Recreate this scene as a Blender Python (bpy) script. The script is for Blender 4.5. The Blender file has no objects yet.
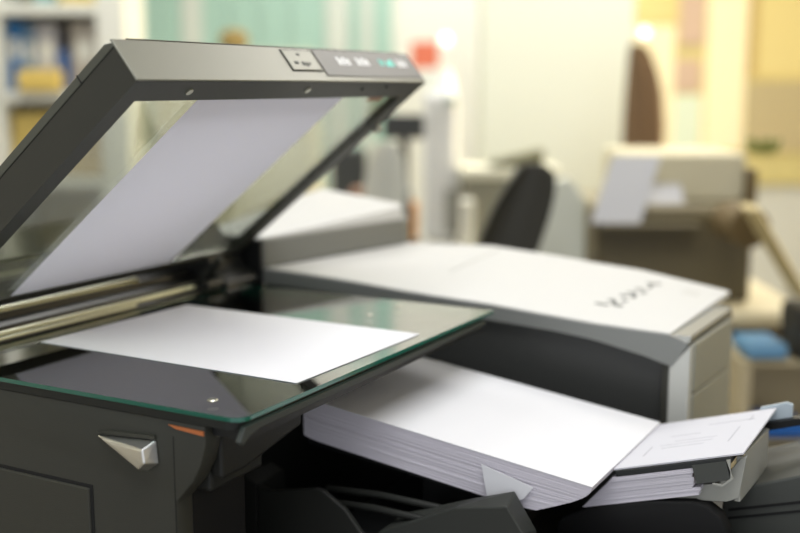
import bpy, bmesh, math, random
from math import sin, cos, pi, radians
from mathutils import Vector, Matrix
random.seed(7)
S = bpy.context.scene
COL = S.collection

# ------------------------------------------------------------------ materials
def s2l(c):
    c = c / 255.0
    return c / 12.92 if c <= .04045 else ((c + .055) / 1.055) ** 2.4
def rgb(r, g, b): return (s2l(r), s2l(g), s2l(b), 1)
MATS = {}
def mat(name, c, rough=.5, metal=0, bump=0, bscale=300, var=0, vscale=8, emit=None, es=0, coat=0, spec=.5, ani=None):
    if name in MATS: return MATS[name]
    m = bpy.data.materials.new(name); m.use_nodes = True
    nt = m.node_tree; b = nt.nodes['Principled BSDF']
    b.inputs['Base Color'].default_value = rgb(*c)
    b.inputs['Roughness'].default_value = rough
    b.inputs['Metallic'].default_value = metal
    b.inputs['Specular IOR Level'].default_value = spec
    b.inputs['Coat Weight'].default_value = coat
    tc = nt.nodes.new('ShaderNodeTexCoord')
    if bump:
        n = nt.nodes.new('ShaderNodeTexNoise'); n.inputs['Scale'].default_value = bscale; n.inputs['Detail'].default_value = 3
        bp = nt.nodes.new('ShaderNodeBump'); bp.inputs['Strength'].default_value = bump; bp.inputs['Distance'].default_value = .001
        nt.links.new(tc.outputs['Object'], n.inputs['Vector']); nt.links.new(n.outputs['Fac'], bp.inputs['Height'])
        nt.links.new(bp.outputs['Normal'], b.inputs['Normal'])
    if var:
        n = nt.nodes.new('ShaderNodeTexNoise'); n.inputs['Scale'].default_value = vscale
        r = nt.nodes.new('ShaderNodeMapRange'); r.inputs['To Min'].default_value = 1 - var; r.inputs['To Max'].default_value = 1 + var
        mx = nt.nodes.new('ShaderNodeVectorMath'); mx.operation = 'SCALE'; mx.inputs[0].default_value = rgb(*c)[:3]
        nt.links.new(tc.outputs['Object'], n.inputs['Vector']); nt.links.new(n.outputs['Fac'], r.inputs['Value'])
        nt.links.new(r.outputs['Result'], mx.inputs['Scale']); nt.links.new(mx.outputs['Vector'], b.inputs['Base Color'])
    if emit:
        b.inputs['Emission Color'].default_value = rgb(*emit); b.inputs['Emission Strength'].default_value = es
    MATS[name] = m
    return m
def glass(name, tint, ior=1.5, gain=1.0, rough=.01):
    m = bpy.data.materials.new(name); m.use_nodes = True; nt = m.node_tree; nt.nodes.clear()
    o = nt.nodes.new('ShaderNodeOutputMaterial'); t = nt.nodes.new('ShaderNodeBsdfTransparent'); g = nt.nodes.new('ShaderNodeBsdfGlossy')
    t.inputs[0].default_value = rgb(*tint); g.inputs['Roughness'].default_value = rough
    f = nt.nodes.new('ShaderNodeFresnel'); f.inputs[0].default_value = ior
    k = nt.nodes.new('ShaderNodeMath'); k.operation = 'MULTIPLY'; k.inputs[1].default_value = gain; k.use_clamp = True
    mx = nt.nodes.new('ShaderNodeMixShader')
    nt.links.new(f.outputs[0], k.inputs[0]); nt.links.new(k.outputs[0], mx.inputs[0])
    nt.links.new(t.outputs[0], mx.inputs[1]); nt.links.new(g.outputs[0], mx.inputs[2]); nt.links.new(mx.outputs[0], o.inputs[0])
    MATS[name] = m
    return m
def paper_mat(name, c, tr=.12):
    m = bpy.data.materials.new(name); m.use_nodes = True; nt = m.node_tree; nt.nodes.clear()
    o = nt.nodes.new('ShaderNodeOutputMaterial'); d = nt.nodes.new('ShaderNodeBsdfDiffuse'); t = nt.nodes.new('ShaderNodeBsdfTranslucent')
    d.inputs[0].default_value = rgb(*c); t.inputs[0].default_value = rgb(*c)
    mx = nt.nodes.new('ShaderNodeMixShader'); mx.inputs[0].default_value = tr
    nt.links.new(d.outputs[0], mx.inputs[1]); nt.links.new(t.outputs[0], mx.inputs[2]); nt.links.new(mx.outputs[0], o.inputs[0])
    MATS[name] = m
    return m

BODY = mat('body_plastic', (55, 55, 48), .55, bump=.25, bscale=900, spec=.4)
BODYD = mat('body_plastic_dark', (32, 33, 30), .5, bump=.2, bscale=900, spec=.35)
BLACK = mat('black_plastic', (20, 21, 21), .45, spec=.4)
SEAM = mat('seam_shadow_gap', (12, 12, 11), .8)
LIDD = mat('lid_dark_paint', (50, 50, 44), .45, bump=.15, bscale=900, spec=.4)
LIDT = mat('lid_top_trim', (78, 79, 70), .4, spec=.4)
LIDG = mat('lid_grey_metal', (120, 120, 109), .38, metal=.35)
PANEL = mat('control_strip', (84, 82, 78), .42)
LINE = mat('lid_lining', (168, 170, 156), .5)
CHROME = mat('chrome', (238, 238, 236), .35, metal=1, bump=.4, bscale=60)
STEEL = mat('steel', (185, 184, 170), .35, metal=.9)
ROD = mat('rail_and_reflection_metal', (205, 205, 180), .33, metal=.75)
PLATE = mat('platen_base', (168, 176, 176), .35, var=.15, vscale=9)
GEDGE = mat('glass_green_edge', (22, 92, 76), .15, coat=.5)
ORANGE = mat('orange_label', (190, 108, 60), .6)
TEAL = mat('teal_ink', (110, 215, 200), .5)
INKW = mat('white_ink', (235, 236, 236), .5)
INKD = mat('dark_ink', (52, 56, 54), .6)
BWHITE = mat('white_cover', (203, 203, 201), .6, spec=.3, bump=.08, bscale=700)
BGREY = mat('grey_cover', (128, 130, 126), .34, metal=.25)
BDARK = mat('finisher_recess', (58, 59, 57), .4)
BLIGHT = mat('light_grey_panel', (196, 197, 190), .5)
BSIDE = mat('side_grey_panel', (152, 153, 142), .5)
GREYB = mat('mid_grey_plastic', (112, 113, 108), .5)
TRAYG = mat('tray_grey', (66, 68, 64), .55)
TRANSL = mat('cloudy_plastic', (158, 158, 150), .35)
WHITEP = paper_mat('paper_white', (223, 223, 226), .05)
SIDEP = mat('paper_edges', (206, 202, 210), .8)
LAVP = paper_mat('paper_on_lid', (240, 238, 247), .5)
GL = glass('bed_glass', (205, 222, 216), 1.5, 1.5)
GLL = glass('lid_glass', (246, 249, 244), 1.3, .6)

# ------------------------------------------------------------------ mesh helpers
def finish(bm, name, m, parent=None, loc=None, rz=0, smooth=None, bevel=0, seg=2):
    bmesh.ops.remove_doubles(bm, verts=bm.verts, dist=1e-6)
    bmesh.ops.recalc_face_normals(bm, faces=bm.faces)
    if bevel:
        es = [e for e in bm.edges if len(e.link_faces) == 2 and e.calc_face_angle(0) > radians(28)]
        bmesh.ops.bevel(bm, geom=es, offset=bevel, segments=seg, profile=.5, affect='EDGES', clamp_overlap=True)
    me = bpy.data.meshes.new(name); bm.to_mesh(me); bm.free()
    if smooth is not None:
        me.shade_smooth(); me.set_sharp_from_angle(angle=radians(smooth))
    for x in (m if isinstance(m, (list, tuple)) else [m]): me.materials.append(x)
    o = bpy.data.objects.new(name, me); COL.objects.link(o)
    if parent: o.parent = parent
    if loc is not None: o.location = loc
    o.rotation_euler[2] = rz
    return o
def box(bm, x0, x1, y0, y1, z0, z1, M=None, mi=0):
    vs = [bm.verts.new((x, y, z)) for x in (x0, x1) for y in (y0, y1) for z in (z0, z1)]
    for f in ((0, 1, 3, 2), (4, 6, 7, 5), (0, 4, 5, 1), (2, 3, 7, 6), (0, 2, 6, 4), (1, 5, 7, 3)):
        fc = bm.faces.new([vs[i] for i in f]); fc.material_index = mi
    if M: bmesh.ops.transform(bm, matrix=M, verts=vs)
    return vs
def prism(bm, poly, ax, a, b, M=None, mi=0):
    def P(p, t):
        if ax == 1: return (p[0], t, p[1])
        if ax == 0: return (t, p[0], p[1])
        return (p[0], p[1], t)
    A = [bm.verts.new(P(p, a)) for p in poly]; B = [bm.verts.new(P(p, b)) for p in poly]
    n = len(poly)
    fs = [bm.faces.new(A), bm.faces.new(B[::-1])]
    for i in range(n): fs.append(bm.faces.new([A[i], B[i], B[(i + 1) % n], A[(i + 1) % n]]))
    for f in fs: f.material_index = mi
    if M: bmesh.ops.transform(bm, matrix=M, verts=A + B)
    return A + B
def cyl(bm, c, r, h, ax=2, n=24, M=None, r2=None):
    r2 = r if r2 is None else r2
    A = []; B = []
    for i in range(n):
        t = 2 * pi * i / n
        for L, rr, k in ((A, r, 0), (B, r2, h)):
            p = [rr * cos(t), rr * sin(t), k]
            if ax == 0: p = [p[2], p[0], p[1]]
            if ax == 1: p = [p[1], p[2], p[0]]
            L.append(bm.verts.new(Vector(p) + Vector(c)))
    bm.faces.new(A); bm.faces.new(B[::-1])
    for i in range(n): bm.faces.new([A[i], B[i], B[(i + 1) % n], A[(i + 1) % n]])
    if M: bmesh.ops.transform(bm, matrix=M, verts=A + B)
def tube(bm, pts, r, n=10):
    rings = []
    for i, p in enumerate(pts):
        p = Vector(p); d = (Vector(pts[min(i + 1, len(pts) - 1)]) - Vector(pts[max(i - 1, 0)])).normalized()
        s = d.cross(Vector((0, 0, 1)));
        if s.length < .05: s = d.cross(Vector((0, 1, 0)))
        s.normalize(); u = s.cross(d)
        rr = r[i] if isinstance(r, (list, tuple)) else r
        rings.append([bm.verts.new(p + (s * cos(2 * pi * k / n) + u * sin(2 * pi * k / n)) * rr) for k in range(n)])
    for a, b in zip(rings, rings[1:]):
        for k in range(n): bm.faces.new([a[k], a[(k + 1) % n], b[(k + 1) % n], b[k]])
    bm.faces.new(rings[0]); bm.faces.new(rings[-1][::-1])
def B1(name, m, x0, x1, y0, y1, z0, z1, parent=None, bevel=0, M=None, loc=None, rz=0, seg=2):
    bm = bmesh.new(); box(bm, x0, x1, y0, y1, z0, z1, M)
    return finish(bm, name, m, parent, loc, rz, bevel=bevel, seg=seg)
def thing(name, label, cat, loc=(0, 0, 0), rz=0, group=None):
    o = bpy.data.objects.new(name, None); COL.objects.link(o); o.location = loc; o.rotation_euler[2] = rz
    o.empty_display_size = .05
    return tag(o, label, cat, group)
def tag(o, label, cat, group=None):
    o['label'] = label; o['category'] = cat
    if group: o['group'] = group
    return o
def struct(o): o['kind'] = 'structure'; return o

FLOOR = -1.0
# ================================================================== PHOTOCOPIER
cop = thing('photocopier', 'dark grey photocopier with its framed lid raised over a green-edged glass bed', 'photocopier', (0, 0, FLOOR))
OFF = Matrix.Translation((0, 0, -FLOOR))     # world -> photocopier coordinates
def part(bm, name, m, parent=cop, **k):
    bmesh.ops.transform(bm, matrix=OFF, verts=bm.verts) if parent is cop or parent.parent is cop else None
    return finish(bm, name, m, parent, **k)
# body shell
bm = bmesh.new()
prof = [(-.16, FLOOR), (.304, FLOOR), (.304, -.079), (.312, -.070), (.321, -.060), (.329, -.045), (.334, -.028), (.334, -.013), (-.16, -.013)]
prism(bm, prof, 1, -.12, -.10)
body = part(bm, 'body', BODY, bevel=.002, smooth=35)
bm = bmesh.new()
prism(bm, [(-.0998, -.026), (-.0998, -.062), (-.07, -.062), (.012, -.048), (.012, -.026)], 0, .322, .334)
box(bm, .20, .322, -.0998, -.03, -.075, -.026)
part(bm, 'inner_side_wall', BODYD, bevel=.003)
bm = bmesh.new()
box(bm, -.16, .20, -.0999, .42, FLOOR, -.026); pass
part(bm, 'rear_housing', BODYD, bevel=.003)
bm = bmesh.new(); box(bm, .20, .303, -.0999, -.03, FLOOR, -.0755); box(bm, .20, .303, -.03, .36, FLOOR, -.205)
part(bm, 'inner_chassis', mat('matte_black', (22, 22, 22), .75, spec=.2), bevel=.002)
# door panel in the front with its shadow gap
bm = bmesh.new(); box(bm, -.14, .2135, -.1225, -.119, -.60, -.0835)
part(bm, 'front_door', BODY, bevel=.0012)
bm = bmesh.new(); box(bm, -.143, .2165, -.1206, -.1195, -.603, -.0805)
part(bm, 'door_gap', SEAM)
bm = bmesh.new(); box(bm, .3025, .3032, -.1203, -.1196, -.9, -.079); box(bm, .3025, .3032, -.1203, -.1196, -.079, -.026)
part(bm, 'corner_seam', SEAM)
# wedge latch
bm = bmesh.new()
vs = [bm.verts.new(p) for p in [(.221, -.1205, -.036), (.2865, -.1205, -.031), (.2885, -.1205, -.050), (.277, -.1205, -.058),
                               (.232, -.124, -.0385), (.283, -.134, -.036), (.2845, -.134, -.047), (.2765, -.132, -.0535)]]
for f in ((0, 4, 5, 1), (1, 5, 6, 2), (2, 6, 7, 3), (3, 7, 4, 0), (4, 7, 6, 5), (0, 1, 2, 3)): bm.faces.new([vs[i] for i in f])
latch = part(bm, 'latch_handle', CHROME, bevel=.0012); latch['label'] = 'silver wedge-shaped latch on the dark front'
bm = bmesh.new(); prism(bm, [(.226, -.0335), (.240, -.030), (.286, -.0275), (.286, -.0305)], 1, -.1225, -.12)
part(bm, 'latch_shade_lip', BODY)
bm = bmesh.new(); prism(bm, [(.299, -.0165), (.333, -.0172), (.333, -.0208), (.306, -.0190)], 1, -.1212, -.1198)
ol = part(bm, 'warning_label', ORANGE); ol['label'] = 'thin orange sticker under the glass corner'
# scanner bed frame (slab under the glass)
bm = bmesh.new()
def rc(x0, x1, y0, y1, r, n=7):
    pts = [(x0, y0)]
    for i in range(n + 1):
        t = -pi / 2 + pi / 2 * i / n; pts.append((x1 - r + r * cos(t), y0 + r + r * sin(t)))
    pts += [(x1, y1), (x0, y1)]
    return pts
prism(bm, rc(-.15, .3655, -.121, .315, .014), 2, -.0125, -.0045)
box(bm, -.15, .3655, -.121, .315, -.0045, -.0044)
part(bm, 'scanner_bed', BODYD, bevel=.001)
bm = bmesh.new(); prism(bm, rc(.03, .358, -.108, .305, .012), 2, -.0049, -.0040)
part(bm, 'platen_base', PLATE)
# side trim under the right edge of the glass
bm = bmesh.new(); prism(bm, [(-.118, -.009), (.315, -.009), (.315, -.0140), (-.10, -.0145), (-.112, -.0175), (-.121, -.0225), (-.125, -.019)], 0, .3656, .3705)
part(bm, 'side_trim', mat('trim_green_grey', (52, 56, 53), .6), bevel=.0008)
bm = bmesh.new(); prism(bm, [(-.112, -.0146), (.315, -.0142), (.315, -.019), (-.112, -.022)], 0, .335, .366)
part(bm, 'trim_underside', BLACK)
# glass
bm = bmesh.new(); prism(bm, rc(.03, .3730, -.1270, .3290, .012), 2, -.0036, 0)
for f in bm.faces:
    f.material_index = 0 if abs(f.normal.z) > .9 else 1
bm.normal_update()
for f in bm.faces: f.material_index = 0 if abs(f.normal.z) > .9 else 1
pg = part(bm, 'platen_glass', [GL, GEDGE]); pg['label'] = 'clear glass plate with a green cut edge'
def screw(x, y, parent=cop, z=0, r=.0045):
    bm = bmesh.new(); cyl(bm, (x, y, z), r, .0009, n=20, r2=r * .8)
    o = part(bm, 'screw', STEEL, parent)
    bm = bmesh.new(); box(bm, -r * .65, r * .65, -r * .1, r * .1, 0, .0003, Matrix.Translation((x, y, z + .00095)) @ Matrix.Rotation(.7, 4, 'Z'))
    bmesh.ops.transform(bm, matrix=OFF, verts=bm.verts)
    finish(bm, 'screw_slot', SEAM, o)
screw(.323, -.096); screw(.271, .300, r=.0035); screw(.267, .244, r=.0035)
# hinge block with metal rails; the thinnest rod stands for a glass reflection
bm = bmesh.new(); prism(bm, [(-.16, -.013), (.028, -.013), (.028, .002), (.006, .004), (.004, .010), (-.016, .011), (-.018, .018), (-.05, .020), (-.06, .036), (-.16, .036)], 1, -.128, .30)
part(bm, 'hinge_block', BLACK, bevel=.001)
for (x, z, r, y1) in ((-.024, .0185, .0042, .205), (.0125, .0045, .0032, .262), (.024, .0030, .0022, .150)):
    bm = bmesh.new(); tube(bm, [(x, -.127, z), (x, y1, z)], r, 12)
    part(bm, 'rail_and_reflection', ROD, smooth=50)
# hinge arms at the far end
bm = bmesh.new(); prism(bm, [(-.11, -.012), (.030, -.012), (.034, .004), (.012, .020), (.002, .042), (-.03, .052), (-.11, .045)], 1, .300, .368)
part(bm, 'hinge_cover', BLACK, bevel=.004)
bm = bmesh.new(); prism(bm, [(-.15, -.012), (-.032, -.012), (-.032, .055), (-.050, .095), (-.075, .120), (-.15, .120)], 1, .318, .362)
part(bm, 'hinge_tower', mat('hinge_black_green', (30, 36, 31), .5), bevel=.004)
bm = bmesh.new(); prism(bm, [(-.10, .0), (-.045, .0), (-.035, .056), (.012, .0945), (.004, .125), (-.05, .125), (-.11, .06)], 1, .300, .316)
part(bm, 'hinge_bracket', mat('hinge_black_green', (30, 36, 31), .5), bevel=.002)
bm = bmesh.new(); M = Matrix.Translation((.010, .29, .014)) @ Matrix.Rotation(-.75, 4, 'Y')
box(bm, -.006, .034, -.006, .004, -.005, .005, M)
part(bm, 'hinge_arm', BODYD, bevel=.002)
bm = bmesh.new(); cyl(bm, (.030, .262, .008), .006, .03, 1, 20)
part(bm, 'hinge_knuckle', BLACK, bevel=.001)
# ---- raised lid
TH = .6766; LL = .3453; TT = .040; Y0 = -.108; Y1 = .3692
LM = Matrix.Translation((0, 0, .03)) @ Matrix.Rotation(-TH, 4, 'Y')   # local (u, y, t)
def lpart(bm, name, m, parent, **k):
    bmesh.ops.transform(bm, matrix=OFF @ LM, verts=bm.verts)
    return finish(bm, name, m, parent, **k)
lid = bpy.data.objects.new('lid', None)
bm = bmesh.new()
box(bm, 0, LL - .002, Y0, Y0 + .019, 0, .0325); box(bm, 0, LL - .002, Y1 - .0225, Y1, 0, .009)
box(bm, .319, LL - .002, Y0 + .019, Y1 - .0225, 0, TT); box(bm, 0, .0125, Y0 + .019, Y1 - .0225, 0, TT)
lid = lpart(bm, 'lid_frame', LIDD, cop)
lid['label'] = 'dark rectangular frame of the raised lid'
# thin inner lining
bm = bmesh.new(); box(bm, .0127, .318, Y0 + .0191, Y0 + .0195, .006, .0325)
lpart(bm, 'frame_lining', LINE, lid)
# top trim with rounded corner + split
bm = bmesh.new()
prism(bm, [(0, .0335), (0, .0385), (.006, .0410), (LL - .008, .0410), (LL - .0021, .0375), (LL - .0021, .0335)], 1, Y0 - .0002, Y0 + .018)
box(bm, 0, LL - .002, Y1 - .018, Y1, .009, .0105); box(bm, .322, LL, Y0 + .018, Y1 - .018, TT, TT + .0015); box(bm, 0, .016, Y0 + .018, Y1 - .018, TT, TT + .0015)
lpart(bm, 'lid_rim', LIDT, lid, bevel=.001)
bm = bmesh.new(); box(bm, .299, .2998, Y0 - .0008, Y0 + .0182, .0335, .0413)
lpart(bm, 'rim_split', SEAM, lid)
bm = bmesh.new(); box(bm, 0, LL - .002, Y0 + .0006, Y0 + .018, .0325, .0335)
lpart(bm, 'rim_seam', SEAM, lid)
# end face
bm = bmesh.new(); box(bm, LL - .002, LL, Y0, Y1, 0, TT)
lpart(bm, 'end_plate', LIDG, lid, bevel=.0008)['label'] = 'satin grey metal front strip of the lid'
bm = bmesh.new(); box(bm, LL - .0005, LL + .0012, .114, .163, .0125, .036)
lpart(bm, 'switch_plate', LIDG, lid, bevel=.0005)
bm = bmesh.new(); box(bm, LL - .0005, LL + .0003, .1125, .1645, .0113, .0372)
lpart(bm, 'switch_gap', SEAM, lid)
bm = bmesh.new()
for (y, t, w, h) in ((.137, .031, .005, .0022), (.126, .021, .006, .003), (.137, .020, .004, .0045), (.1425, .019, .003, .005), (.148, .0205, .003, .003)):
    box(bm, LL + .001, LL + .0015, y - w / 2, y + w / 2, t - h / 2, t + h / 2)
lpart(bm, 'switch_mark', INKD, lid)
bm = bmesh.new(); prism(bm, [(.168, .0065), (.366, .0045), (.366, .0385), (.168, .0385)], 0, LL - .0002, LL + .0009)
lpart(bm, 'control_strip', PANEL, lid)['label'] = 'grey control strip with small white and teal marks'
bm = bmesh.new()
def glyph(bm, y, t, w, h, n):
    for i in range(n):
        yy = y + i * w / n
        box(bm, LL + .0009, LL + .0012, yy, yy + w / n * .62, t, t + h * (1 if i % 2 == 0 else .8))
        if i < n - 1 and i % 2 == 0: box(bm, LL + .0009, LL + .0012, yy, yy + w / n * 1.2, t + h * .4, t + h * .55)
glyph(bm, .203, .020, .025, .010, 4); lpart(bm, 'strip_mark', INKW, lid)
bm = bmesh.new(); glyph(bm, .240, .020, .026, .010, 4); lpart(bm, 'strip_mark', INKW, lid)
bm = bmesh.new(); glyph(bm, .326, .0195, .022, .010, 4); lpart(bm, 'strip_mark', INKW, lid)
bm = bmesh.new(); glyph(bm, .288, .021, .012, .008, 2); prism(bm, [(.300, .020), (.318, .020), (.316, .030), (.304, .026)], 0, LL + .0009, LL + .0012)
lpart(bm, 'teal_mark', TEAL, lid)
# pane, feet
bm = bmesh.new(); box(bm, .0125, .319, Y0 + .019, Y1 - .0225, .002, .0045)
lpart(bm, 'lid_pane', GLL, lid)['label'] = 'clear glass pane set in the lid frame'
for (u, y) in ((.331, -.034), (.332, .141), (.333, .243), (.337, .288)):
    bm = bmesh.new(); cyl(bm, (u, y, -.0014), .0035 if y < .2 else .002, .0016, n=16)
    lpart(bm, 'lid_screw', STEEL if y < .2 else BLACK, lid)
bm = bmesh.new(); cyl(bm, (.262, .3665, -.006), .0055, .007, n=18)
lpart(bm, 'lid_foot', STEEL, lid, bevel=.0008)
bm = bmesh.new(); box(bm, .310, .3165, .283, .312, .0012, .0019)
lpart(bm, 'pane_label', mat('faded_brown_label', (150, 112, 88), .6), lid)
# ---- sheets on the copier
bm = bmesh.new(); box(bm, .0130, .3185, -.009, .226, .0012, .0016)
bmesh.ops.transform(bm, matrix=LM, verts=bm.verts)
tag(finish(bm, 'paper_sheet', LAVP), 'pale sheet of paper held against the glass inside the raised copier lid', 'paper')
bm = bmesh.new(); box(bm, 0, .297, 0, .21, 0, .0005)
o = finish(bm, 'paper_sheet', WHITEP, loc=(.0569, -.0186, .0003), rz=-.0212)
tag(o, 'blank white sheet lying flat on the green-edged copier glass', 'paper')

# ================================================================== REAM IN THE OUTPUT TRAY
BT = .131
def slant(x):   # height of the top sheet
    return -.0963 + (.5632 - x) * math.tan(BT)
bm = bmesh.new()
NL = 46; H = .0395
ca, sa = cos(BT), sin(BT)
for k in range(NL):
    f0 = k / NL; f1 = (k + .93) / NL
    j = random.uniform(-.0005, .0005)
    e = .5632 - .052 * f0 ** 1.6          # sheets slide back underneath
    curl = .004 * math.exp(-f0 * 5)
    pts = [.2695, .276, .285, .30, .40, .47, .50, .52, e - .012, e - .004, e]
    pts = sorted(set([p for p in pts if p <= e]))
    top = [(x, slant(x) - f0 * H * (1 if x < .47 else 1 - .25 * ((x - .47) / .08) ** 2 * f0) + (.002 * max(0, (.285 - x) / .0155) ** 2)) for x in pts]
    th = H / NL * .95
    poly = top + [(x, z - th) for x, z in reversed(top)]
    prism(bm, poly, 1, .1098 + j + .0006, .3195 + j)
st = tag(finish(bm, 'paper_stack', SIDEP), 'thick white paper ream slanting out from beneath the copier glass', 'paper stack')
bm = bmesh.new()
pts = [.2695, .272, .276, .285, .30, .4, .50, .5634]
top = [(x, slant(x) + .0008 + (.0035 * max(0, (.285 - x) / .0155) ** 2)) for x in pts]
prism(bm, top + [(x, z - .0006) for x, z in reversed(top)], 1, .1098, .3198)
tag(finish(bm, 'paper_sheet', WHITEP), 'blank top sheet of the thick ream beside the copier glass', 'paper')
# small sheet corner sticking out of the side of the ream
bm = bmesh.new()
prism(bm, [(.461, -.0915), (.511, -.1045), (.502, -.1165), (.494, -.1205), (.467, -.1205)], 1, .1070, .1076)
tag(finish(bm, 'paper_scrap', WHITEP), 'small folded white paper corner poking out of the ream side', 'paper')

# output tray (black, holds the ream)
tr = thing('output_tray', 'black moulded paper output tray beneath the thick ream', 'tray', (.40, .2, FLOOR))
TO = Matrix.Translation((-.40, -.2, -FLOOR))
def tpart(bm, name, m, **k):
    bmesh.ops.transform(bm, matrix=TO, verts=bm.verts)
    return finish(bm, name, m, tr, **k)
bm = bmesh.new()
prism(bm, [(.265, slant(.265) - H - .003), (.50, slant(.50) - H - .001), (.50, slant(.50) - H - .008), (.265, slant(.265) - H - .012)], 1, .125, .33)
tpart(bm, 'tray_plate', BLACK, bevel=.001)
bm = bmesh.new(); box(bm, .315, .80, .06, .40, -.60, -.168); tpart(bm, 'tray_base', BLACK, bevel=.004)
bm = bmesh.new(); box(bm, .38, .48, .15, .30, -.168, -.130)
tpart(bm, 'tray_support', BLACK)
bm = bmesh.new(); box(bm, .36, .70, .12, .36, FLOOR, -.60); tpart(bm, 'tray_stand', BODYD)
# near side fence with a chamfered top
bm = bmesh.new(); prism(bm, [(.247, -.1345), (.262, -.1375), (.315, -.1255), (.322, -.1270), (.346, -.141), (.363, -.160), (.39, -.1675), (.39, -.20), (.247, -.20)], 1, .062, .068)
tpart(bm, 'side_fence', BODYD, bevel=.0015)
bm = bmesh.new(); prism(bm, [(.230, -.128), (.246, -.1345), (.246, -.20), (.230, -.20)], 1, .063, .11)
tpart(bm, 'end_fence', BODYD, bevel=.0015)
for i, (y, z) in enumerate(((.088, -.147), (.104, -.140))):
    bm = bmesh.new(); tube(bm, [(.30, y, z - .002), (.36, y, z + .002), (.42, y, z + .001), (.47, y, z - .004)], .0035, 10)
    tpart(bm, 'tray_rib', BODYD, smooth=60)
# guide bracket
GF = [(.371, -.20), (.371, -.163), (.451, -.123), (.500, -.113), (.515, -.134), (.523, -.20)]
GB = [(.380, -.20), (.385, -.150), (.455, -.123), (.495, -.109), (.516, -.141), (.527, -.20)]
bm = bmesh.new()
fr = [bm.verts.new((x, .075, z)) for x, z in GF]; bk = [bm.verts.new((x, .104, z)) for x, z in GB]
bm.faces.new(fr); bm.faces.new(bk[::-1])
for i in range(len(GF)): bm.faces.new([fr[i], bk[i], bk[(i + 1) % len(GF)], fr[(i + 1) % len(GF)]])
tpart(bm, 'side_guide', mat('guide_plastic', (44, 46, 42), .55), bevel=.0015)

# ---------------- second receiving tray (tilted up to the right)
A2 = math.atan2(.032, .108)
rt = thing('receiving_tray', 'tilted grey paper tray rising to the right behind the ream', 'tray', (.62, .25, FLOOR))
RO = Matrix.Translation((-.62, -.25, -FLOOR))
def rpart(bm, name, m, **k):
    bmesh.ops.transform(bm, matrix=RO, verts=bm.verts)
    return finish(bm, name, m, rt, **k)
T2 = Matrix.Translation((.561, .17, -.098)) @ Matrix.Rotation(-A2, 4, 'Y')
def w2(bm): bmesh.ops.transform(bm, matrix=T2, verts=bm.verts)
bm = bmesh.new(); box(bm, .0035, .108, -.003, .150, -.0075, -.0022); w2(bm)
rpart(bm, 'tray_plate', mat('dark_tray_metal', (48, 50, 50), .35, metal=.4), bevel=.0006)
bm = bmesh.new(); box(bm, .074, .104, -.0045, -.0032, -.0215, -.0050); w2(bm)
rpart(bm, 'end_bracket', TRAYG)
bm = bmesh.new(); prism(bm, [(.1045, -.004), (.108, -.004), (.104, -.020), (.096, -.0245), (.088, -.022), (.088, -.0235), (.0955, -.0265), (.106, -.021)], 1, -.0048, -.0030); w2(bm)
rpart(bm, 'bracket_edge', TRANSL)
bm = bmesh.new(); prism(bm, [(.590, -.1165), (.655, -.097), (.672, -.072), (.677, -.070), (.672, -.108), (.662, -.113), (.600, -.121)], 1, .176, .182)
prism(bm, [(.178, -.071), (.30, -.080), (.30, -.12), (.178, -.112)], 0, .668, .673)
rpart(bm, 'cloudy_guard', TRANSL, bevel=.0008)
bm = bmesh.new(); prism(bm, [(.655, -.092), (.70, -.077), (.78, -.050), (.78, -.045), (.70, -.0695), (.655, -.0835)], 1, .315, .33)
rpart(bm, 'support_arm', BLACK, bevel=.0008)
bm = bmesh.new(); prism(bm, [(.655, -.0835), (.69, -.0725), (.69, -.0600), (.684, -.0585), (.66, -.067)], 1, .322, .326)
rpart(bm, 'arm_cover', mat('pale_blue_plastic', (176, 188, 196), .4), bevel=.0004)
# low black end cradle
bm = bmesh.new(); prism(bm, [(.512, -.158), (.518, -.150), (.542, -.137), (.553, -.1325), (.604, -.1195), (.636, -.1145), (.648, -.1165), (.660, -.124), (.666, -.136), (.668, -.1675), (.512, -.1675)], 1, .165, .185)
rpart(bm, 'cradle', mat('matte_black', (22, 22, 22), .75, spec=.2), bevel=.003, smooth=40)
bm = bmesh.new(); prism(bm, [(.645, -.1270), (.665, -.1200), (.712, -.1010), (.80, -.070), (.80, -.1675), (.645, -.1675)], 1, .241, .372)
prism(bm, [(.60, -.1590), (.80, -.1480), (.80, -.1675), (.60, -.1675)], 1, .10, .164)
rpart(bm, 'lower_deck', TRAYG, bevel=.002)
bm = bmesh.new(); prism(bm, [(.651, -.1435), (.713, -.1245), (.80, -.099), (.80, -.1015), (.713, -.127), (.651, -.146)], 1, .2404, .2412)
prism(bm, [(.651, -.1515), (.713, -.1330), (.80, -.107), (.80, -.1092), (.713, -.1352), (.651, -.154)], 1, .2404, .2412)
rpart(bm, 'deck_groove', SEAM)
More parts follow.
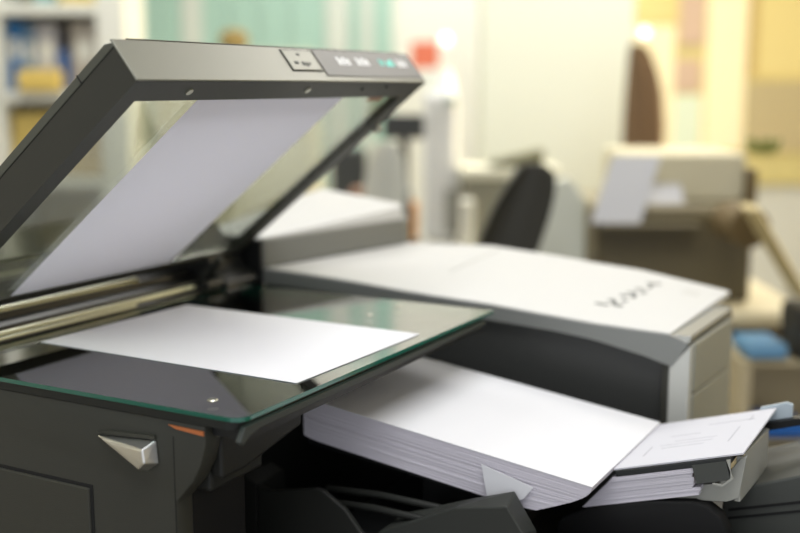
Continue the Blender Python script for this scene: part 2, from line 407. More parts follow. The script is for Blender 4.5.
# stacked paper under the tray plate
bm = bmesh.new()
for k in range(18):
    f = k / 18; z = -.0078 - f * .024
    x0 = -.001 - .036 * f; x1 = .074 - .006 * f + random.uniform(-.0012, .0012)
    if k > 12: x1 += .006
    prism(bm, [(x0, z), (x1, z), (x1, z - .00112), (x0, z - .00112)], 1, -.003 + random.uniform(-.0006, .0006), .14)
w2(bm)
tag(finish(bm, 'paper_stack', SIDEP), 'smaller paper stack wedged under the tilted receiving tray', 'paper stack')
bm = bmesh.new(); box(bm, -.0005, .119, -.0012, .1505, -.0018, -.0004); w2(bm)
tag(finish(bm, 'paper_sheet', paper_mat('paper_white_shaded', (206, 206, 212), .05)), 'white sheet with faint grey print on the tilted receiving tray', 'paper')  # white paper with the shade of its tilt put into the colour
sh2 = bpy.data.objects[-1] if False else None
bm = bmesh.new()
for (x, y, w, l) in ((.095, .045, .0012, .05), (.100, .115, .0012, .018), (.060, .118, .045, .0012), (.020, .030, .0012, .03), (.03, .09, .03, .0009), (.028, .06, .05, .0008), (.032, .05, .04, .0008), (.04, .07, .04, .0008)):
    box(bm, x, x + w, y, y + l, -.0004, -.00025)
w2(bm)
pr = finish(bm, 'faint_print', mat('faint_grey_ink', (170, 170, 178), .8)); pr.parent = [o for o in COL.objects if o.name.startswith('paper_sheet') and 'faint' in o.get('label', '')][0]

# ================================================================== FINISHER UNIT (behind right)
fin = thing('printer', 'long white-topped printer with a curved grey edge band beyond the copier glass', 'printer', (.30, .52, FLOOR))
FO = Matrix.Translation((-.30, -.52, -FLOOR))
def fpart(bm, name, m, **k):
    bmesh.ops.transform(bm, matrix=FO, verts=bm.verts)
    return finish(bm, name, m, fin, **k)
YN = .38; YF = .665
near = [(.030, .013), (.10, .011), (.17, .007), (.23, .0025), (.29, -.001), (.346, -.0035), (.41, -.0085), (.469, -.0130), (.515, -.0148), (.554, -.0160)]
def interp(tab, x):
    for (a, b), (c, d) in zip(tab, tab[1:]):
        if x <= c: return b + (d - b) * (x - a) / (c - a)
    return tab[-1][1]
far = [(.030, .013), (.076, .0135), (.221, .0185), (.326, .011), (.373, .006), (.438, .001), (.549, -.0165), (.554, -.0175)]
bm = bmesh.new()
NX, NY = 60, 12; g = []
for i in range(NX + 1):
    x = .030 + (.554 - .030) * i / NX; row = []
    for j in range(NY + 1):
        t = j / NY; y = YN + (YF - YN) * t
        row.append(bm.verts.new((x, y, interp(near, x) * (1 - t) + interp(far, x) * t)))
    g.append(row)
for i in range(NX):
    for j in range(NY): bm.faces.new([g[i][j], g[i + 1][j], g[i + 1][j + 1], g[i][j + 1]])
r = bmesh.ops.extrude_face_region(bm, geom=bm.faces[:])
bmesh.ops.translate(bm, verts=[v for v in r['geom'] if isinstance(v, bmesh.types.BMVert)], vec=(0, 0, -.006))
fpart(bm, 'top_cover', BWHITE, smooth=40)['label'] = 'smooth white curved top cover'
# grey band
lower = [(.030, -.007), (.12, -.009), (.23, -.014), (.30, -.018), (.347, -.022), (.428, -.0265), (.47, -.031), (.496, -.036), (.53, -.043), (.554, -.050)]
pts = []
xs = [.030 + .5245 * i / 40 for i in range(41)]
bm = bmesh.new()
poly = [(x, interp(near, min(x, .554)) - .0012) for x in xs] + [(.566, -.0215), (.5745, -.026), (.558, -.0505)] + [(x, interp(lower, x)) for x in reversed(xs)]
prism(bm, poly, 1, YN - .004, YN + .012)
fpart(bm, 'edge_band', BGREY, smooth=30)
bm = bmesh.new()
prism(bm, [(YN - .003, -.0245), (.575, -.0275), (.575, -.022), (YN + .004, -.0180)], 0, .553, .5755)
fpart(bm, 'side_bevel', BGREY, bevel=.0015)
bm = bmesh.new(); poly = [(x, interp(lower, x) + .001) for x in xs] + [(.5545, -.62), (.030, -.62)]
prism(bm, poly, 1, YN + .006, YN + .012)
fpart(bm, 'recess_panel', BDARK)
bm = bmesh.new(); box(bm, .5475, .5545, YN - .002, YN + .008, -.62, -.049)
fpart(bm, 'recess_frame', BODY, bevel=.001)
bm = bmesh.new(); prism(bm, [(.5545, -.0505), (.5765, -.0265), (.5765, -.62), (.5545, -.62)], 1, YN - .003, YN + .012)
fpart(bm, 'corner_post', BLIGHT, bevel=.002)['label'] = 'pale grey corner post'
bm = bmesh.new(); box(bm, .040, .572, YN + .0121, .600, -.62, -.024)
fpart(bm, 'cabinet', GREYB, bevel=.004)
bm = bmesh.new(); prism(bm, [(YN + .014, -.0275), (.570, -.033), (.576, -.037), (.576, -.0910), (YN + .014, -.0815)], 0, .5721, .578)
fpart(bm, 'side_panel', BSIDE, bevel=.002)
bm = bmesh.new(); prism(bm, [(YN + .014, -.083), (.576, -.0925), (.576, -.30), (YN + .014, -.30)], 0, .5721, .578)
fpart(bm, 'side_panel', BSIDE, bevel=.002)
bm = bmesh.new(); box(bm, .06, .56, YN + .02, YF - .02, FLOOR, -.62)
fpart(bm, 'stand', BODYD)
# seam and dark symbols on the cover
def topz(x, y):
    t = (y - YN) / (YF - YN); return interp(near, x) * (1 - t) + interp(far, x) * t
def decal(bm, x, y, w, l, rot=0, h=.0005):
    z = topz(x, y)
    e = .002; nx = -(topz(x + e, y) - topz(x - e, y)) / (2 * e); ny = -(topz(x, y + e) - topz(x, y - e)) / (2 * e)
    q = Vector((0, 0, 1)).rotation_difference(Vector((nx, ny, 1)).normalized()).to_matrix().to_4x4()
    box(bm, -w / 2, w / 2, -l / 2, l / 2, 0, h, Matrix.Translation((x, y, z)) @ q @ Matrix.Rotation(rot, 4, 'Z'))
bm = bmesh.new()
for i in range(12): decal(bm, .240, .50 + i * .013, .0012, .0132)
fpart(bm, 'cover_seam', mat('soft_seam', (165, 165, 160), .6))
bm = bmesh.new()
for (x, y, w, l, r) in ((.452, .462, .016, .006, .2), (.462, .476, .005, .018, .4), (.470, .470, .008, .008, .1), (.455, .488, .010, .005, .8), (.468, .496, .007, .007, 0),
                        (.460, .520, .010, .006, .3), (.470, .526, .006, .016, .2), (.463, .540, .012, .005, .6), (.474, .553, .006, .010, 0), (.465, .566, .010, .006, .5),
                        (.472, .590, .004, .020, .1), (.468, .606, .012, .005, .2), (.476, .612, .005, .008, .5)):
    decal(bm, x, y, w, l, r)
fpart(bm, 'cover_mark', INKD)
bm = bmesh.new()
for k in range(4): decal(bm, .512 + .005 * k, .605, .002, .022)
fpart(bm, 'faint_mark', mat('faint_cover_ink', (190, 190, 186), .6))

# ================================================================== raised feeder on the printer's left end
fd = thing('paper_feeder', 'blurred grey feeder with a sloping white top behind the copier lid hinge', 'feeder', (.0, .52, -.02))
def qpart(bm, name, m, **k):
    bmesh.ops.transform(bm, matrix=Matrix.Translation((0, -.52, .02)), verts=bm.verts)
    return finish(bm, name, m, fd, **k)
bm = bmesh.new()
lo = [(-.075, .376), (.034, .376), (.052, .46), (.075, .58), (.090, .650), (.086, .672), (.070, .685), (-.075, .685)]
nv = len(lo)
bot = [bm.verts.new((x, y, -.02 if x < 0 else .0135)) for x, y in lo]
top = [bm.verts.new((x, y, .050)) for x, y in lo]
bm.faces.new(bot[::-1]); bm.faces.new(top)
for i in range(nv): bm.faces.new([bot[i], bot[(i + 1) % nv], top[(i + 1) % nv], top[i]])
qpart(bm, 'feeder_body', GREYB, bevel=.003)
bm = bmesh.new()
def fz(x, y): return .0505 + max(0, (y - .39)) / .29 * (.034 if x < 0 else .018)
lo2 = [(-.072, .384), (.031, .384), (.049, .47), (.072, .59), (.084, .652), (.066, .680), (-.072, .680)]
bot = [bm.verts.new((x, y, .050)) for x, y in lo2]; top = [bm.verts.new((x * .985, y, fz(x, y) + .001)) for x, y in lo2]
bm.faces.new(bot[::-1]); bm.faces.new(top)
for i in range(len(lo2)): bm.faces.new([bot[i], bot[(i + 1) % len(lo2)], top[(i + 1) % len(lo2)], top[i]])
qpart(bm, 'feeder_top', BWHITE, bevel=.002)
bm = bmesh.new(); box(bm, -.075, .0345, .3705, .3755, -.02, .050)
qpart(bm, 'feeder_end', BLACK, bevel=.0015)

# ================================================================== THE OFFICE BEHIND
YA = .5001; CX, CY, CZ = .852, -.7596, .2417
def RX(u, D): return (u - 400) / 1116.0 * D
def RZ(v, D): return CZ - (v - 86) / 1123.0 * D
def room(L, D, z=0): return Vector((CX + L * cos(YA) - D * sin(YA), CY + L * sin(YA) + D * cos(YA), z))
def rthing(name, label, cat, L, D, z, group=None, extra=0): return thing(name, label, cat, room(L, D, z), YA + extra, group)
def rbox(name, m, L0, L1, D0, D1, z0, z1, bevel=0, parent=None):
    cx, cd = (L0 + L1) / 2, (D0 + D1) / 2
    bm = bmesh.new(); box(bm, L0 - cx, L1 - cx, D0 - cd, D1 - cd, 0, z1 - z0)
    return finish(bm, name, m, loc=room(cx, cd, z0), rz=YA, bevel=bevel)
WALL = mat('cream_wall', (236, 236, 226), .8, var=.03, vscale=1.5)
CEIL = 1.75
struct(rbox('floor', mat('floor_vinyl', (120, 112, 98), .5, var=.12, vscale=3), -3.6, 3.6, -1.2, 6.2, FLOOR - .05, FLOOR))
struct(rbox('ceiling', mat('ceiling_tile', (222, 222, 216), .9), -3.6, 3.6, -1.2, 6.2, CEIL, CEIL + .05))
struct(rbox('wall_back', WALL, -3.6, 3.6, 6.15, 6.3, FLOOR, CEIL))
struct(rbox('wall_left', WALL, -3.7, -3.6, -1.2, 6.2, FLOOR, CEIL))
struct(rbox('wall_right', mat('warm_wall', (226, 208, 160), .8, var=.04, vscale=2), 3.6, 3.7, -1.2, 6.2, FLOOR, CEIL))
struct(rbox('baseboard_back', mat('skirting', (200, 198, 188), .6), -3.6, 3.6, 6.13, 6.15, FLOOR, FLOOR + .1))
# column / partition
COLM = mat('column_paint', (219, 222, 208), .75)
struct(rbox('wall_partition', COLM, RX(482, 4.2), RX(631, 4.2), 4.2, 4.45, FLOOR, CEIL))
# window with vertical aqua blinds
D = 6.12
win = struct(rbox('window_1', mat('window_frame_white', (214, 222, 214), .6), RX(134, D), RX(395, D), D, D + .03, -.35, 1.35, bevel=.01))
AQ = mat('aqua_blind', (172, 206, 193), .8); AQ2 = mat('pale_blind', (214, 221, 212), .8)
cx = (RX(134, D) + RX(395, D)) / 2
for (a, b, m) in ((140, 164, AQ), (165, 184, AQ), (186, 206, AQ2), (206, 232, AQ), (233, 262, AQ), (263, 292, AQ), (293, 326, AQ), (328, 349, AQ2), (351, 361, AQ), (362, 373, AQ2), (374, 391, AQ)):
    bm = bmesh.new(); box(bm, RX(a, D) - cx, RX(b, D) - cx, -.032, -.018, .03, 1.67)
    finish(bm, 'blind_slat', m, win, bevel=.002)
# bright window at the right
D = 6.12
W2 = struct(rbox('window_2', mat('warm_frame', (236, 220, 150), .6), RX(628, D), RX(832, D), D, D + .03, -.30, 1.5, bevel=.01))
cx = (RX(628, D) + RX(832, D)) / 2
def wpane(a, b, c0, c1, m, nm='window_pane'):
    bm = bmesh.new(); box(bm, RX(a, D) - cx, RX(b, D) - cx, -.03, -.012, RZ(c1, D) + .30, RZ(c0, D) + .30)
    finish(bm, nm, m, W2)
WE = mat('sunlit_pane', (250, 236, 190), .6, emit=(255, 240, 196), es=0.28)
WY = mat('sunlit_yellow_pane', (226, 204, 132), .6, emit=(246, 224, 150), es=0.23)
WP = mat('pink_tan_blind', (216, 186, 160), .8, emit=(240, 205, 170), es=0.12)
wpane(632, 671, -80, 24, WY); wpane(632, 671, 27, 150, WE)
wpane(675, 700, -80, 46, WP, 'window_blind'); wpane(672, 698, 60, 92, WP, 'window_blind'); wpane(672, 700, 95, 150, mat('pale_green_pane', (228, 236, 206), .6, emit=(236, 244, 214), es=0.20))
wpane(703, 742, -80, 150, WE)
wpane(743, 752, -80, 76, mat('tan_mullion', (220, 190, 120), .6), 'window_mullion')
wpane(753, 830, -80, 78, WY)
for k in range(7): wpane(744, 840, 82 + k * 10, 91 + k * 10, mat('tan_blind', (222, 204, 158), .8), 'window_blind')

# ---- bookshelf on the left
SHW = mat('shelf_white', (214, 214, 204), .6)
D = 4.0
cxs = RX(62, D)
sh = rthing('bookcase', 'white open bookcase at the far left behind the copier lid', 'bookcase', cxs, D, FLOOR)
def spart(name, m, a, b, v0, v1, d0=-.15, d1=.15, z=None):
    z0, z1 = (RZ(v1, D), RZ(v0, D)) if z is None else z
    bm = bmesh.new(); box(bm, RX(a, D) - cxs, RX(b, D) - cxs, d0, d1, z0 - FLOOR, z1 - FLOOR)
    return finish(bm, name, m, sh, bevel=.003)
spart('side_post', SHW, 6, 20, 0, 0, z=(FLOOR, 1.2)); spart('side_post', SHW, 112, 139, 0, 0, z=(FLOOR, 1.2)); spart('side_post', SHW, -70, -56, 0, 0, z=(FLOOR, 1.2))
for v in (14, 97, 180, 262): spart('shelf_board', SHW, -56, 112, v - 5, v + 5)
spart('shelf_board', SHW, -56, 112, -92, -82)
spart('back_panel', mat('shelf_back', (196, 188, 160), .8), -56, 112, 0, 0, .14, .15, z=(FLOOR, 1.2))
def item(name, label, cat, c, a, b, v0, v1, D, dep=.2, group=None, dz=0):
    z0 = RZ(v1, D); L0, L1 = RX(a, D), RX(b, D)
    o = thing(name, label, cat, room((L0 + L1) / 2, D + dz, z0), YA, group)
    h = RZ(v0, D) - z0; w = L1 - L0
    m = mat('paint_' + '_'.join(map(str, c)), c, .6)
    bm = bmesh.new(); box(bm, -w / 2, w / 2, -dep / 2, dep / 2, 0, h)
    finish(bm, 'case', m, o, bevel=min(w, h) * .06)
    bm = bmesh.new(); box(bm, -w * .3, w * .3, -dep / 2 - .002, -dep / 2 + .001, h * .45, h * .75)
    finish(bm, 'spine_label', mat('label_paper', (210, 210, 200), .8) if name != 'storage_box' else m, o)
    return o
item('binder', 'deep blue binder standing on the left bookcase shelf', 'binder', (20, 100, 160), 22, 36, 24, 91, 4.0)
item('binder', 'grey-blue binder right of the deep blue one on the bookcase', 'binder', (96, 124, 150), 37, 48, 28, 91, 4.0)
item('binder', 'pale grey binder in the middle of the bookcase shelf', 'binder', (168, 166, 170), 49, 69, 27, 91, 4.0)
item('storage_box', 'small blue box between grey binders on the bookcase', 'box', (52, 92, 150), 70, 80, 52, 91, 4.0)
item('binder', 'light taupe binder at the right end of the bookcase shelf', 'binder', (168, 160, 150), 83, 109, 26, 91, 4.0)
item('storage_box', 'yellow box in front of the binders on the bookcase shelf', 'box', (212, 184, 96), 22, 64, 70, 91, 3.85, .05)
item('storage_box', 'teal box on the top bookcase shelf', 'box', (110, 150, 150), 50, 68, -30, 8, 4.0)
item('storage_box', 'mustard yellow box beside the teal box on the top shelf', 'box', (196, 172, 92), 73, 110, -24, 8, 4.0)
item('storage_box', 'yellow box on the lower bookcase shelf', 'box', (212, 186, 104), 22, 62, 112, 174, 4.0)
item('storage_box', 'tan box right of the yellow one on the lower shelf', 'box', (196, 176, 130), 64, 110, 120, 174, 4.0)
item('storage_box', 'mustard box at the far left edge of the bookcase', 'box', (196, 168, 96), -20, 4, 40, 91, 4.0)
item('storage_box', 'brown-yellow box at the far left edge, lower shelf', 'box', (190, 164, 98), -20, 4, 106, 174, 4.0)

# ---- long back counter with equipment
def desk(label, L0, L1, D0, D1, ztop, m, mp, group=None):
    o = rthing('desk', label, 'desk', (L0 + L1) / 2, (D0 + D1) / 2, FLOOR)
    w = (L1 - L0) / 2; d = (D1 - D0) / 2; h = ztop - FLOOR
    bm = bmesh.new(); box(bm, -w, w, -d, d, h - .03, h); finish(bm, 'desk_top', m, o, bevel=.004)
    for s in (-1, 1):
        bm = bmesh.new(); box(bm, s * w - s * .03 - .015, s * w - s * .03 + .015, -d + .02, d - .02, 0, h - .03); finish(bm, 'side_panel', mp, o)
    bm = bmesh.new(); box(bm, -w + .045, w - .045, d - .06, d - .04, .2, h - .03); finish(bm, 'back_panel', mp, o)
    return o, w, d, h
DT = mat('desk_cream', (216, 208, 180), .5)
desk('long pale counter under the blurred equipment in the middle background', RX(120, 3.4), RX(575, 3.4), 3.15, 3.75, -.25, mat('counter_pale', (206, 204, 192), .5), mat('counter_panel', (184, 182, 170), .7))
dk, w, d, h = desk('cream desk under the dark printer in the right background', RX(592, 2.7), RX(790, 2.6) , 2.38, 3.1, -.25, DT, mat('desk_tan', (176, 160, 128), .7))
# cabinet right: open shelves with blue things
cab = rthing('shelf_cabinet', 'tan open cabinet at the right edge below the desk', 'cabinet', RX(795, 2.25), 2.25, FLOOR)
L0 = RX(738, 2.25) - RX(795, 2.25); L1 = .25
for z0, z1 in ((0, .03), (.44, .455), (.522, .535), (.69, .70)):
    bm = bmesh.new(); box(bm, L0, L1, -.1, .1, z0, z1); finish(bm, 'shelf_board', mat('cab_tan', (190, 176, 142), .6), cab, bevel=.002)
bm = bmesh.new(); box(bm, L0, L1, .09, .1, 0, .69); finish(bm, 'back_panel', mat('cab_tan', (190, 176, 142), .6), cab)
for a in (L0, L1 - .02):
    bm = bmesh.new(); box(bm, a, a + .02, -.1, .09, 0, .69); finish(bm, 'side_panel', mat('cab_tan', (190, 176, 142), .6), cab)
BL = (104, 152, 188)
def slab(name, label, cat, c, a, b, v0, v1, D, dep, extra=0, bev=.15):
    z0 = RZ(v1, D); L0, L1 = RX(a, D), RX(b, D); w = L1 - L0; h = RZ(v0, D) - z0
    bm = bmesh.new(); box(bm, -w / 2, w / 2, -dep / 2, dep / 2, 0, h)
    o = finish(bm, name, mat('paint_' + '_'.join(map(str, c)), c, .55), loc=room((L0 + L1) / 2, D, z0), rz=YA + extra, bevel=min(w, h, dep) * bev)
    return tag(o, label, cat)

# dark printer with paper (right background)
D = 2.62
p2 = rthing('office_printer', 'dark-bodied printer with beige top on the right background desk', 'printer', RX(668, D), D, -.25)
hw = (RX(746, D) - RX(592, D)) / 2
def ppart(name, m, a, b, v0, v1, d0, d1, bevel=.006):
    bm = bmesh.new(); box(bm, RX(a, D) - RX(668, D), RX(b, D) - RX(668, D), d0, d1, RZ(v1, D) + .25, RZ(v0, D) + .25)
    return finish(bm, name, m, p2, bevel=bevel)
ppart('printer_body', mat('olive_dark', (84, 74, 50), .5), 592, 742, 218, 0, -.12, .22) if False else None
bm = bmesh.new(); box(bm, -hw, hw * .96, -.12, .24, 0, RZ(208, D) + .25); finish(bm, 'printer_body', mat('olive_dark', (92, 83, 58), .5), p2, bevel=.01)
bm = bmesh.new(); box(bm, -hw - .003, hw * .99, -.125, .24, RZ(213, D) + .25, RZ(200, D) + .25); finish(bm, 'scanner_section', mat('beige_grey', (150, 140, 112), .5), p2, bevel=.01)
bm = bmesh.new(); box(bm, -hw * .6, hw * .95, -.06, .24, RZ(200, D) + .25, RZ(152, D) + .25); finish(bm, 'top_cover', mat('beige_top', (208, 200, 170), .5), p2, bevel=.012)
bm = bmesh.new(); box(bm, hw * .93, hw * 1.03, -.10, .2, RZ(214, D) + .25, RZ(166, D) + .25); finish(bm, 'side_flap', mat('brown_flap', (110, 92, 58), .5), p2, bevel=.006)
bm = bmesh.new(); prism(bm, [(-.20, RZ(216, D) + .25 - .008), (-.126, RZ(216, D) + .25 - .008), (-.126, RZ(216, D) + .25), (-.20, RZ(216, D) + .25)], 0, -hw, hw * .2)
finish(bm, 'front_shelf', mat('olive_dark', (92, 83, 58), .5), p2)
bm = bmesh.new(); prism(bm, [(-.17, 0), (-.112, .145), (-.112, .1465), (-.17, .0015)], 0, -.055, .055)
for v in bm.verts: v.co.x += v.co.z * .38
o = finish(bm, 'paper_sheet', WHITEP, loc=room(RX(604, D), D, RZ(216, D) + .001), rz=YA)
tag(o, 'white sheet propped upright on the left of the dark background printer', 'paper')
bm = bmesh.new(); prism(bm, [(-.165, 0), (-.128, .040), (-.128, .0415), (-.165, .0015)], 0, -.042, .042)
o = finish(bm, 'paper_sheet', WHITEP, loc=room(RX(658, D), D + .062, RZ(200, D) + .001), rz=YA)
tag(o, 'small white paper lying on the dark background printer', 'paper')
# roller and leaning board at the right edge
D = 2.3
bm = bmesh.new(); cyl(bm, (0, -.07, 0), .042, .14, 1, 32); o = finish(bm, 'paper_roll', mat('brown_roll', (104, 86, 50), .7), loc=room(RX(752, D), D + .05, RZ(228, D)), rz=YA, smooth=50)
tag(o, 'brown roll lying beside the dark background printer', 'roll')
bm = bmesh.new(); tube(bm, [(-.055, 0, .088), (.0, 0, .0), (.055, 0, -.088)], .009, 12)
bmesh.ops.scale(bm, vec=(1, 6, 1), verts=bm.verts)
o = finish(bm, 'leaning_board', mat('pale_tan_board', (206, 188, 138), .6), loc=room(RX(781, 2.2), 2.2, RZ(252, 2.2)), rz=YA, smooth=50)
tag(o, 'pale tan board leaning diagonally at the right edge', 'board')
slab('folder', 'bright blue folder on the upper shelf of the tan cabinet', 'folder', BL, 751, 790, 345, 359, 2.2, .12)
slab('folder', 'deep blue folder behind the tilted tray at the right edge', 'folder', (22, 96, 176), 772, 815, 429, 441, 2.2, .12)
slab('storage_box', 'black box at the right edge above the blue folder', 'box', (40, 38, 32), 800, 840, 308, 362, 2.2, .12)
slab('storage_box', 'black box on the bottom shelf at the right edge', 'box', (44, 42, 34), 748, 815, 450, 479, 2.2, .12)
# coat
D = 3.9
bm = bmesh.new()
rings = []
for (v, a, b) in ((46, 628, 640), (56, 627, 649), (75, 626, 657), (95, 625, 662), (125, 624, 665), (150, 624, 665), (200, 624, 665), (240, 625, 664)):
    c = RX((a + b) / 2, D); w = (RX(b, D) - RX(a, D)) / 2; z = RZ(v, D)
    rings.append([bm.verts.new((c - RX(644, D) + w * cos(2 * pi * k / 20) * (1 + .06 * sin(5 * 2 * pi * k / 20)), .07 * sin(2 * pi * k / 20) * (1 + .1 * cos(7 * 2 * pi * k / 20)), z - RZ(150, D))) for k in range(20)])
for a, b in zip(rings, rings[1:]):
    for k in range(20): bm.faces.new([a[k], b[k], b[(k + 1) % 20], a[(k + 1) % 20]])
bm.faces.new(rings[0]); bm.faces.new(rings[-1])
o = finish(bm, 'coat', mat('brown_cloth', (98, 76, 52), .9), loc=room(RX(644, D), D, RZ(150, D)), rz=YA, smooth=60)
tag(o, 'brown coat hanging beside the pale column at right', 'coat')
bm = bmesh.new(); tube(bm, [(0, 0, FLOOR), (0, 0, RZ(44, D))], .012, 10)
o = finish(bm, 'coat_stand', mat('stand_wood', (150, 125, 80), .5), loc=room(RX(634, D), D + .02, 0), rz=YA); tag(o, 'slim brown coat stand holding the brown coat', 'coat stand')
# globe lamps (the round highlights)
def globe(label, u, v, D, r):
    bm = bmesh.new(); bmesh.ops.create_uvsphere(bm, u_segments=20, v_segments=12, radius=r)
    o = finish(bm, 'globe_lamp', mat('lamp_glow', (255, 252, 240), .5, emit=(255, 250, 236), es=2.0), loc=room(RX(u, D), D, RZ(v, D)), rz=YA, smooth=60)
    tag(o, label, 'lamp')
    bm = bmesh.new(); box(bm, -.01, .01, 0, .06, -.01, .01); finish(bm, 'lamp_bracket', STEEL, o)
globe('round white glowing lamp above the red square in the centre', 445, 41, 4.8, .022)
globe('round warm glowing lamp above the brown coat', 641, 34, 4.8, .020)
# red poster, things in the middle
slab('red_card', 'salmon red square card on the wall right of the copier lid', 'card', (222, 118, 92), 411, 438, 43, 69, 5.0, .02)
slab('storage_box', 'small white box just under the salmon red card', 'box', (240, 240, 234), 424, 441, 70, 85, 4.6, .1)
D = 3.5
wd = rthing('water_dispenser', 'tall white dispenser standing right of the copier lid in the background', 'dispenser', RX(452, D), D + .12, -.25)
bm = bmesh.new(); box(bm, RX(424, D) - RX(452, D), RX(459, D) - RX(452, D), -.1, .1, 0, RZ(92, D) + .25); finish(bm, 'dispenser_body', mat('milky', (216, 217, 216), .5), wd, bevel=.02)
bm = bmesh.new(); cyl(bm, (-.03, 0, RZ(92, D) + .25), .05, .07, 2, 24, r2=.03); finish(bm, 'bottle_neck', mat('milky2', (222, 226, 216), .4), wd, smooth=50)
bm = bmesh.new(); box(bm, -.02, .012, -.13, -.1, RZ(104, D) + .25, RZ(97, D) + .25); finish(bm, 'tap', mat('greygreen', (150, 166, 156), .5), wd, bevel=.004)
bm = bmesh.new(); box(bm, -.02, .03, -.105, -.099, RZ(235, D) + .25, RZ(190, D) + .25); finish(bm, 'drip_recess', mat('recess_grey', (150, 150, 142), .6), wd, bevel=.004)
# monitor
D = 3.5
mo = rthing('monitor', 'dark flat monitor just right of the copier lid corner', 'monitor', RX(404, D), D - .04, -.25)
bm = bmesh.new(); box(bm, RX(383, D) - RX(404, D), RX(424, D) - RX(404, D), -.02, .02, RZ(138, D) + .25, RZ(114, D) + .25); finish(bm, 'screen', mat('screen_dark', (50, 52, 52), .3), mo, bevel=.006)
bm = bmesh.new(); box(bm, -.015, .015, -.01, .01, 0, RZ(138, D) + .25); finish(bm, 'stem', BLACK, mo)
bm = bmesh.new(); box(bm, -.05, .05, -.03, .05, 0, .012); finish(bm, 'foot', BLACK, mo, bevel=.004)
# white rounded chair back in the middle
def chair(label, u, D, wpx, vt, vb, c, lean, group=None, sc=1):
    o = rthing('office_chair', label, 'chair', RX(u, D), D, FLOOR)
    w = wpx / 1116 * D / 2; zt = RZ(vt, D) - FLOOR; zb = max(RZ(vb, D) - FLOOR, .42)
    m = mat('chair_%d_%d_%d' % c, c, .7)
    bm = bmesh.new(); g = []
    for i in range(9):
        t = i / 8; row = []
        for j in range(9):
            s = -1 + 2 * j / 8; ww = w * (1 - .35 * t ** 4)
            row.append(bm.verts.new((s * ww + lean * t, .03 * s * s * -1 + .05 * t, zb + (zt - zb) * t - .02 * s ** 4)))
        g.append(row)
    for i in range(8):
        for j in range(8): bm.faces.new([g[i][j], g[i + 1][j], g[i + 1][j + 1], g[i][j + 1]])
    r = bmesh.ops.extrude_face_region(bm, geom=bm.faces[:])
    bmesh.ops.translate(bm, verts=[v for v in r['geom'] if isinstance(v, bmesh.types.BMVert)], vec=(0, .05, 0))
    finish(bm, 'backrest', m, o, smooth=50)
    bm = bmesh.new(); box(bm, -.21, .21, -.40, .05, .40, .46); finish(bm, 'seat', m, o, bevel=.02)
    bm = bmesh.new(); tube(bm, [(0, -.18, .06), (0, -.18, .40)], .025, 12); finish(bm, 'gas_lift', BLACK, o, smooth=50)
    for k in range(5):
        a = 2 * pi * k / 5
        bm = bmesh.new(); tube(bm, [(0, -.18, .08), (.26 * cos(a), -.18 + .26 * sin(a), .045)], [.02, .012], 8); finish(bm, 'leg', BLACK, o, smooth=50)
        bm = bmesh.new(); cyl(bm, (.26 * cos(a) - .01, -.18 + .26 * sin(a), .025), .025, .02, 0, 16); finish(bm, 'caster', BLACK, o, smooth=40)
chair('black office chair leaning right, left of the pale column', 500, 2.2, 62, 166, 262, (38, 36, 26), .075)
bm = bmesh.new(); D = 2.55
prism(bm, [(RX(528, D) - RX(560, D), FLOOR), (RX(536, D) - RX(560, D), RZ(250, D)), (RX(549, D) - RX(560, D), RZ(195, D)), (RX(556, D) - RX(560, D), RZ(180, D)), (RX(570, D) - RX(560, D), RZ(176, D)), (RX(587, D) - RX(560, D), RZ(200, D)), (RX(589, D) - RX(560, D), FLOOR)], 1, -.02, .02)
tag(finish(bm, 'board', mat('pale_board', (214, 216, 202), .7), loc=room(RX(560, D), D, 0), rz=YA, bevel=.008), 'pale tapered board standing between the black chair and the dark background printer', 'board')
chair('pale rounded chair left of the tall white dispenser', 383, 3.05, 44, 143, 215, (190, 190, 180), .01)
# grey copier with open dark flap behind the black chair
D = 3.5
gp = rthing('desktop_copier', 'grey desktop copier with a dark raised flap behind the black chair', 'copier', RX(510, D), D, -.25)
bm = bmesh.new(); box(bm, RX(462, D) - RX(510, D), RX(556, D) - RX(510, D), -.12, .15, 0, RZ(176, D) + .25); finish(bm, 'copier_body', mat('copier_greyolive', (120, 120, 108), .6), gp, bevel=.01)
bm = bmesh.new(); box(bm, RX(460, D) - RX(510, D), RX(558, D) - RX(510, D), -.13, .15, RZ(176, D) + .25, RZ(166, D) + .25); finish(bm, 'copier_top', mat('copier_pale', (204, 204, 188), .6), gp, bevel=.006)
bm = bmesh.new(); prism(bm, [(-.07, .0), (.09, .0), (.10, .05), (-.05, .015)], 1, -.1, .05, Matrix.Translation((0, 0, RZ(165, D) + .25))); finish(bm, 'open_flap', mat('flap_olive', (92, 90, 62), .6), gp, bevel=.004)
# small coloured clutter on the counter
slab('storage_box', 'navy box on the counter behind the grey feeder', 'box', (36, 50, 70), 376, 411, 187, 240, 3.22, .10)
slab('storage_box', 'small brown box left of the navy box on the counter', 'box', (140, 104, 80), 350, 372, 188, 240, 3.24, .07)
slab('storage_box', 'narrow orange box peeking out right of the grey feeder', 'box', (226, 158, 84), 409, 418, 203, 240, 3.24, .06)
slab('storage_box', 'dark box on the counter behind the lower right lid edge', 'box', (50, 52, 50), 332, 366, 148, 240, 3.68, .10)
slab('storage_box', 'white carton between dispenser and black chair', 'box', (206, 206, 196), 461, 474, 200, 250, 3.25, .08)
bm = bmesh.new(); bmesh.ops.create_uvsphere(bm, u_segments=20, v_segments=12, radius=.06); bmesh.ops.scale(bm, vec=(1, 1, .75), verts=bm.verts)
o = finish(bm, 'basket', mat('brown_basket', (140, 120, 70), .8), loc=room(RX(236, 4.4), 4.4, RZ(53, 4.4) + .046), rz=YA, smooth=60)
tag(o, 'rounded brown basket peeking over the copier lid in front of the blinds', 'basket')
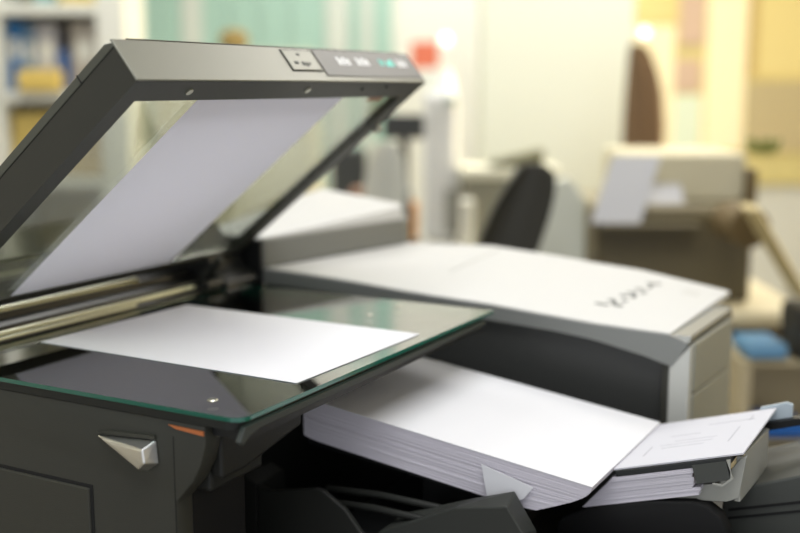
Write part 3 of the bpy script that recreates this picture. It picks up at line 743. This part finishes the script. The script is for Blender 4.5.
slab('filing_cabinet', 'tall cream filing cabinet seen through the raised lid glass', 'cabinet', (200, 196, 172), 150, 325, 56, 420, 4.4, .4, bev=.05) if False else None
cb = rthing('filing_cabinet', 'cream cabinet behind the raised copier lid, seen through its glass', 'cabinet', RX(240, 4.4), 4.4, FLOOR)
hh = RZ(53, 4.4) - FLOOR; ww = RX(318, 4.4) - RX(240, 4.4)
bm = bmesh.new(); box(bm, -ww, ww, -.2, .2, 0, hh); finish(bm, 'cabinet_body', mat('cab_cream', (206, 202, 178), .6), cb, bevel=.006)
for k in range(4):
    bm = bmesh.new(); box(bm, -ww + .01, ww - .01, -.212, -.2, .02 + k * hh / 4, (k + 1) * hh / 4 - .01); dr = finish(bm, 'drawer', mat('cab_drawer', (214, 210, 186), .6), cb, bevel=.004)
    bm = bmesh.new(); box(bm, -.06, .06, -.23, -.212, (k + .7) * hh / 4, (k + .7) * hh / 4 + .015); finish(bm, 'drawer_handle', STEEL, dr, bevel=.002)
bm = bmesh.new()
for k in range(26):
    a = k * 2.4; r = .015 + .03 * random.random()
    tube(bm, [(0, 0, 0), (r * .7 * cos(a), r * .7 * sin(a), .012), (r * cos(a), r * sin(a), .015 + .025 * random.random())], [.006, .012, .003], 5)
o = finish(bm, 'small_plant', mat('leaf_olive', (128, 132, 66), .7), loc=room(RX(720, 3.1), 2.72, RZ(153, 2.72)), rz=YA)
tag(o, 'small olive green plant on the dark background printer', 'plant')

# ================================================================== LIGHT
def area(name, loc, target, sx, sy, e, c, spread=pi):
    l = bpy.data.lights.new(name, 'AREA'); l.shape = 'RECTANGLE'; l.size = sx; l.size_y = sy; l.energy = e; l.color = c
    o = bpy.data.objects.new(name, l); COL.objects.link(o); o.location = loc
    o.rotation_euler = (Vector(target) - Vector(loc)).to_track_quat('-Z', 'Y').to_euler()
    l.spread = spread
    return o
def panel(L, D, sx, sy, e, c):
    p = room(L, D, CEIL - .03)
    o = area('overhead_fill_light', p, p - Vector((0, 0, 1)), sx, sy, e, c)  # unseen overhead area light, added as fill without any fixture
panel(.1, .35, 1.5, 1.2, 34, (.97, .98, 1))  # front fill, added to brighten the papers
panel(1.0, 3.3, 1.6, .9, 36, (1, .97, .92))
panel(.6, 5.2, 2.4, .8, 36, (1, .98, .95))
panel(-1.3, 3.5, 1.6, 1.0, 42, (1, .99, .96))
area('warm_haze_fill', room(3.3, 4.2, .9), room(1.0, 3.9, .1), 1.6, 1.6, 45, (1, .84, .55), 1.2)  # added warm fill for the hazy glow at right; no window stands there
w = bpy.data.worlds.new('World'); S.world = w; w.use_nodes = True
w.node_tree.nodes['Background'].inputs[0].default_value = (.92, .95, 1, 1); w.node_tree.nodes['Background'].inputs[1].default_value = .8

# ================================================================== CAMERA
cd = bpy.data.cameras.new('Camera'); cam = bpy.data.objects.new('Camera', cd); COL.objects.link(cam); S.camera = cam
cam.location = (CX, CY, CZ)
cd.sensor_width = 36; cd.lens = 1108.7 / 800 * 36; cd.clip_start = .02; cd.clip_end = 40
cam.rotation_euler = (pi / 2 - .1616, 0, YA)
cd.dof.use_dof = True; cd.dof.focus_distance = .93; cd.dof.aperture_fstop = 2.6; cd.dof.aperture_blades = 0
S.view_settings.view_transform = 'Standard'; S.view_settings.look = 'None'; S.view_settings.gamma = 1; S.view_settings.exposure = .2
S.view_settings.use_curve_mapping = False
bpy.context.view_layer.update()
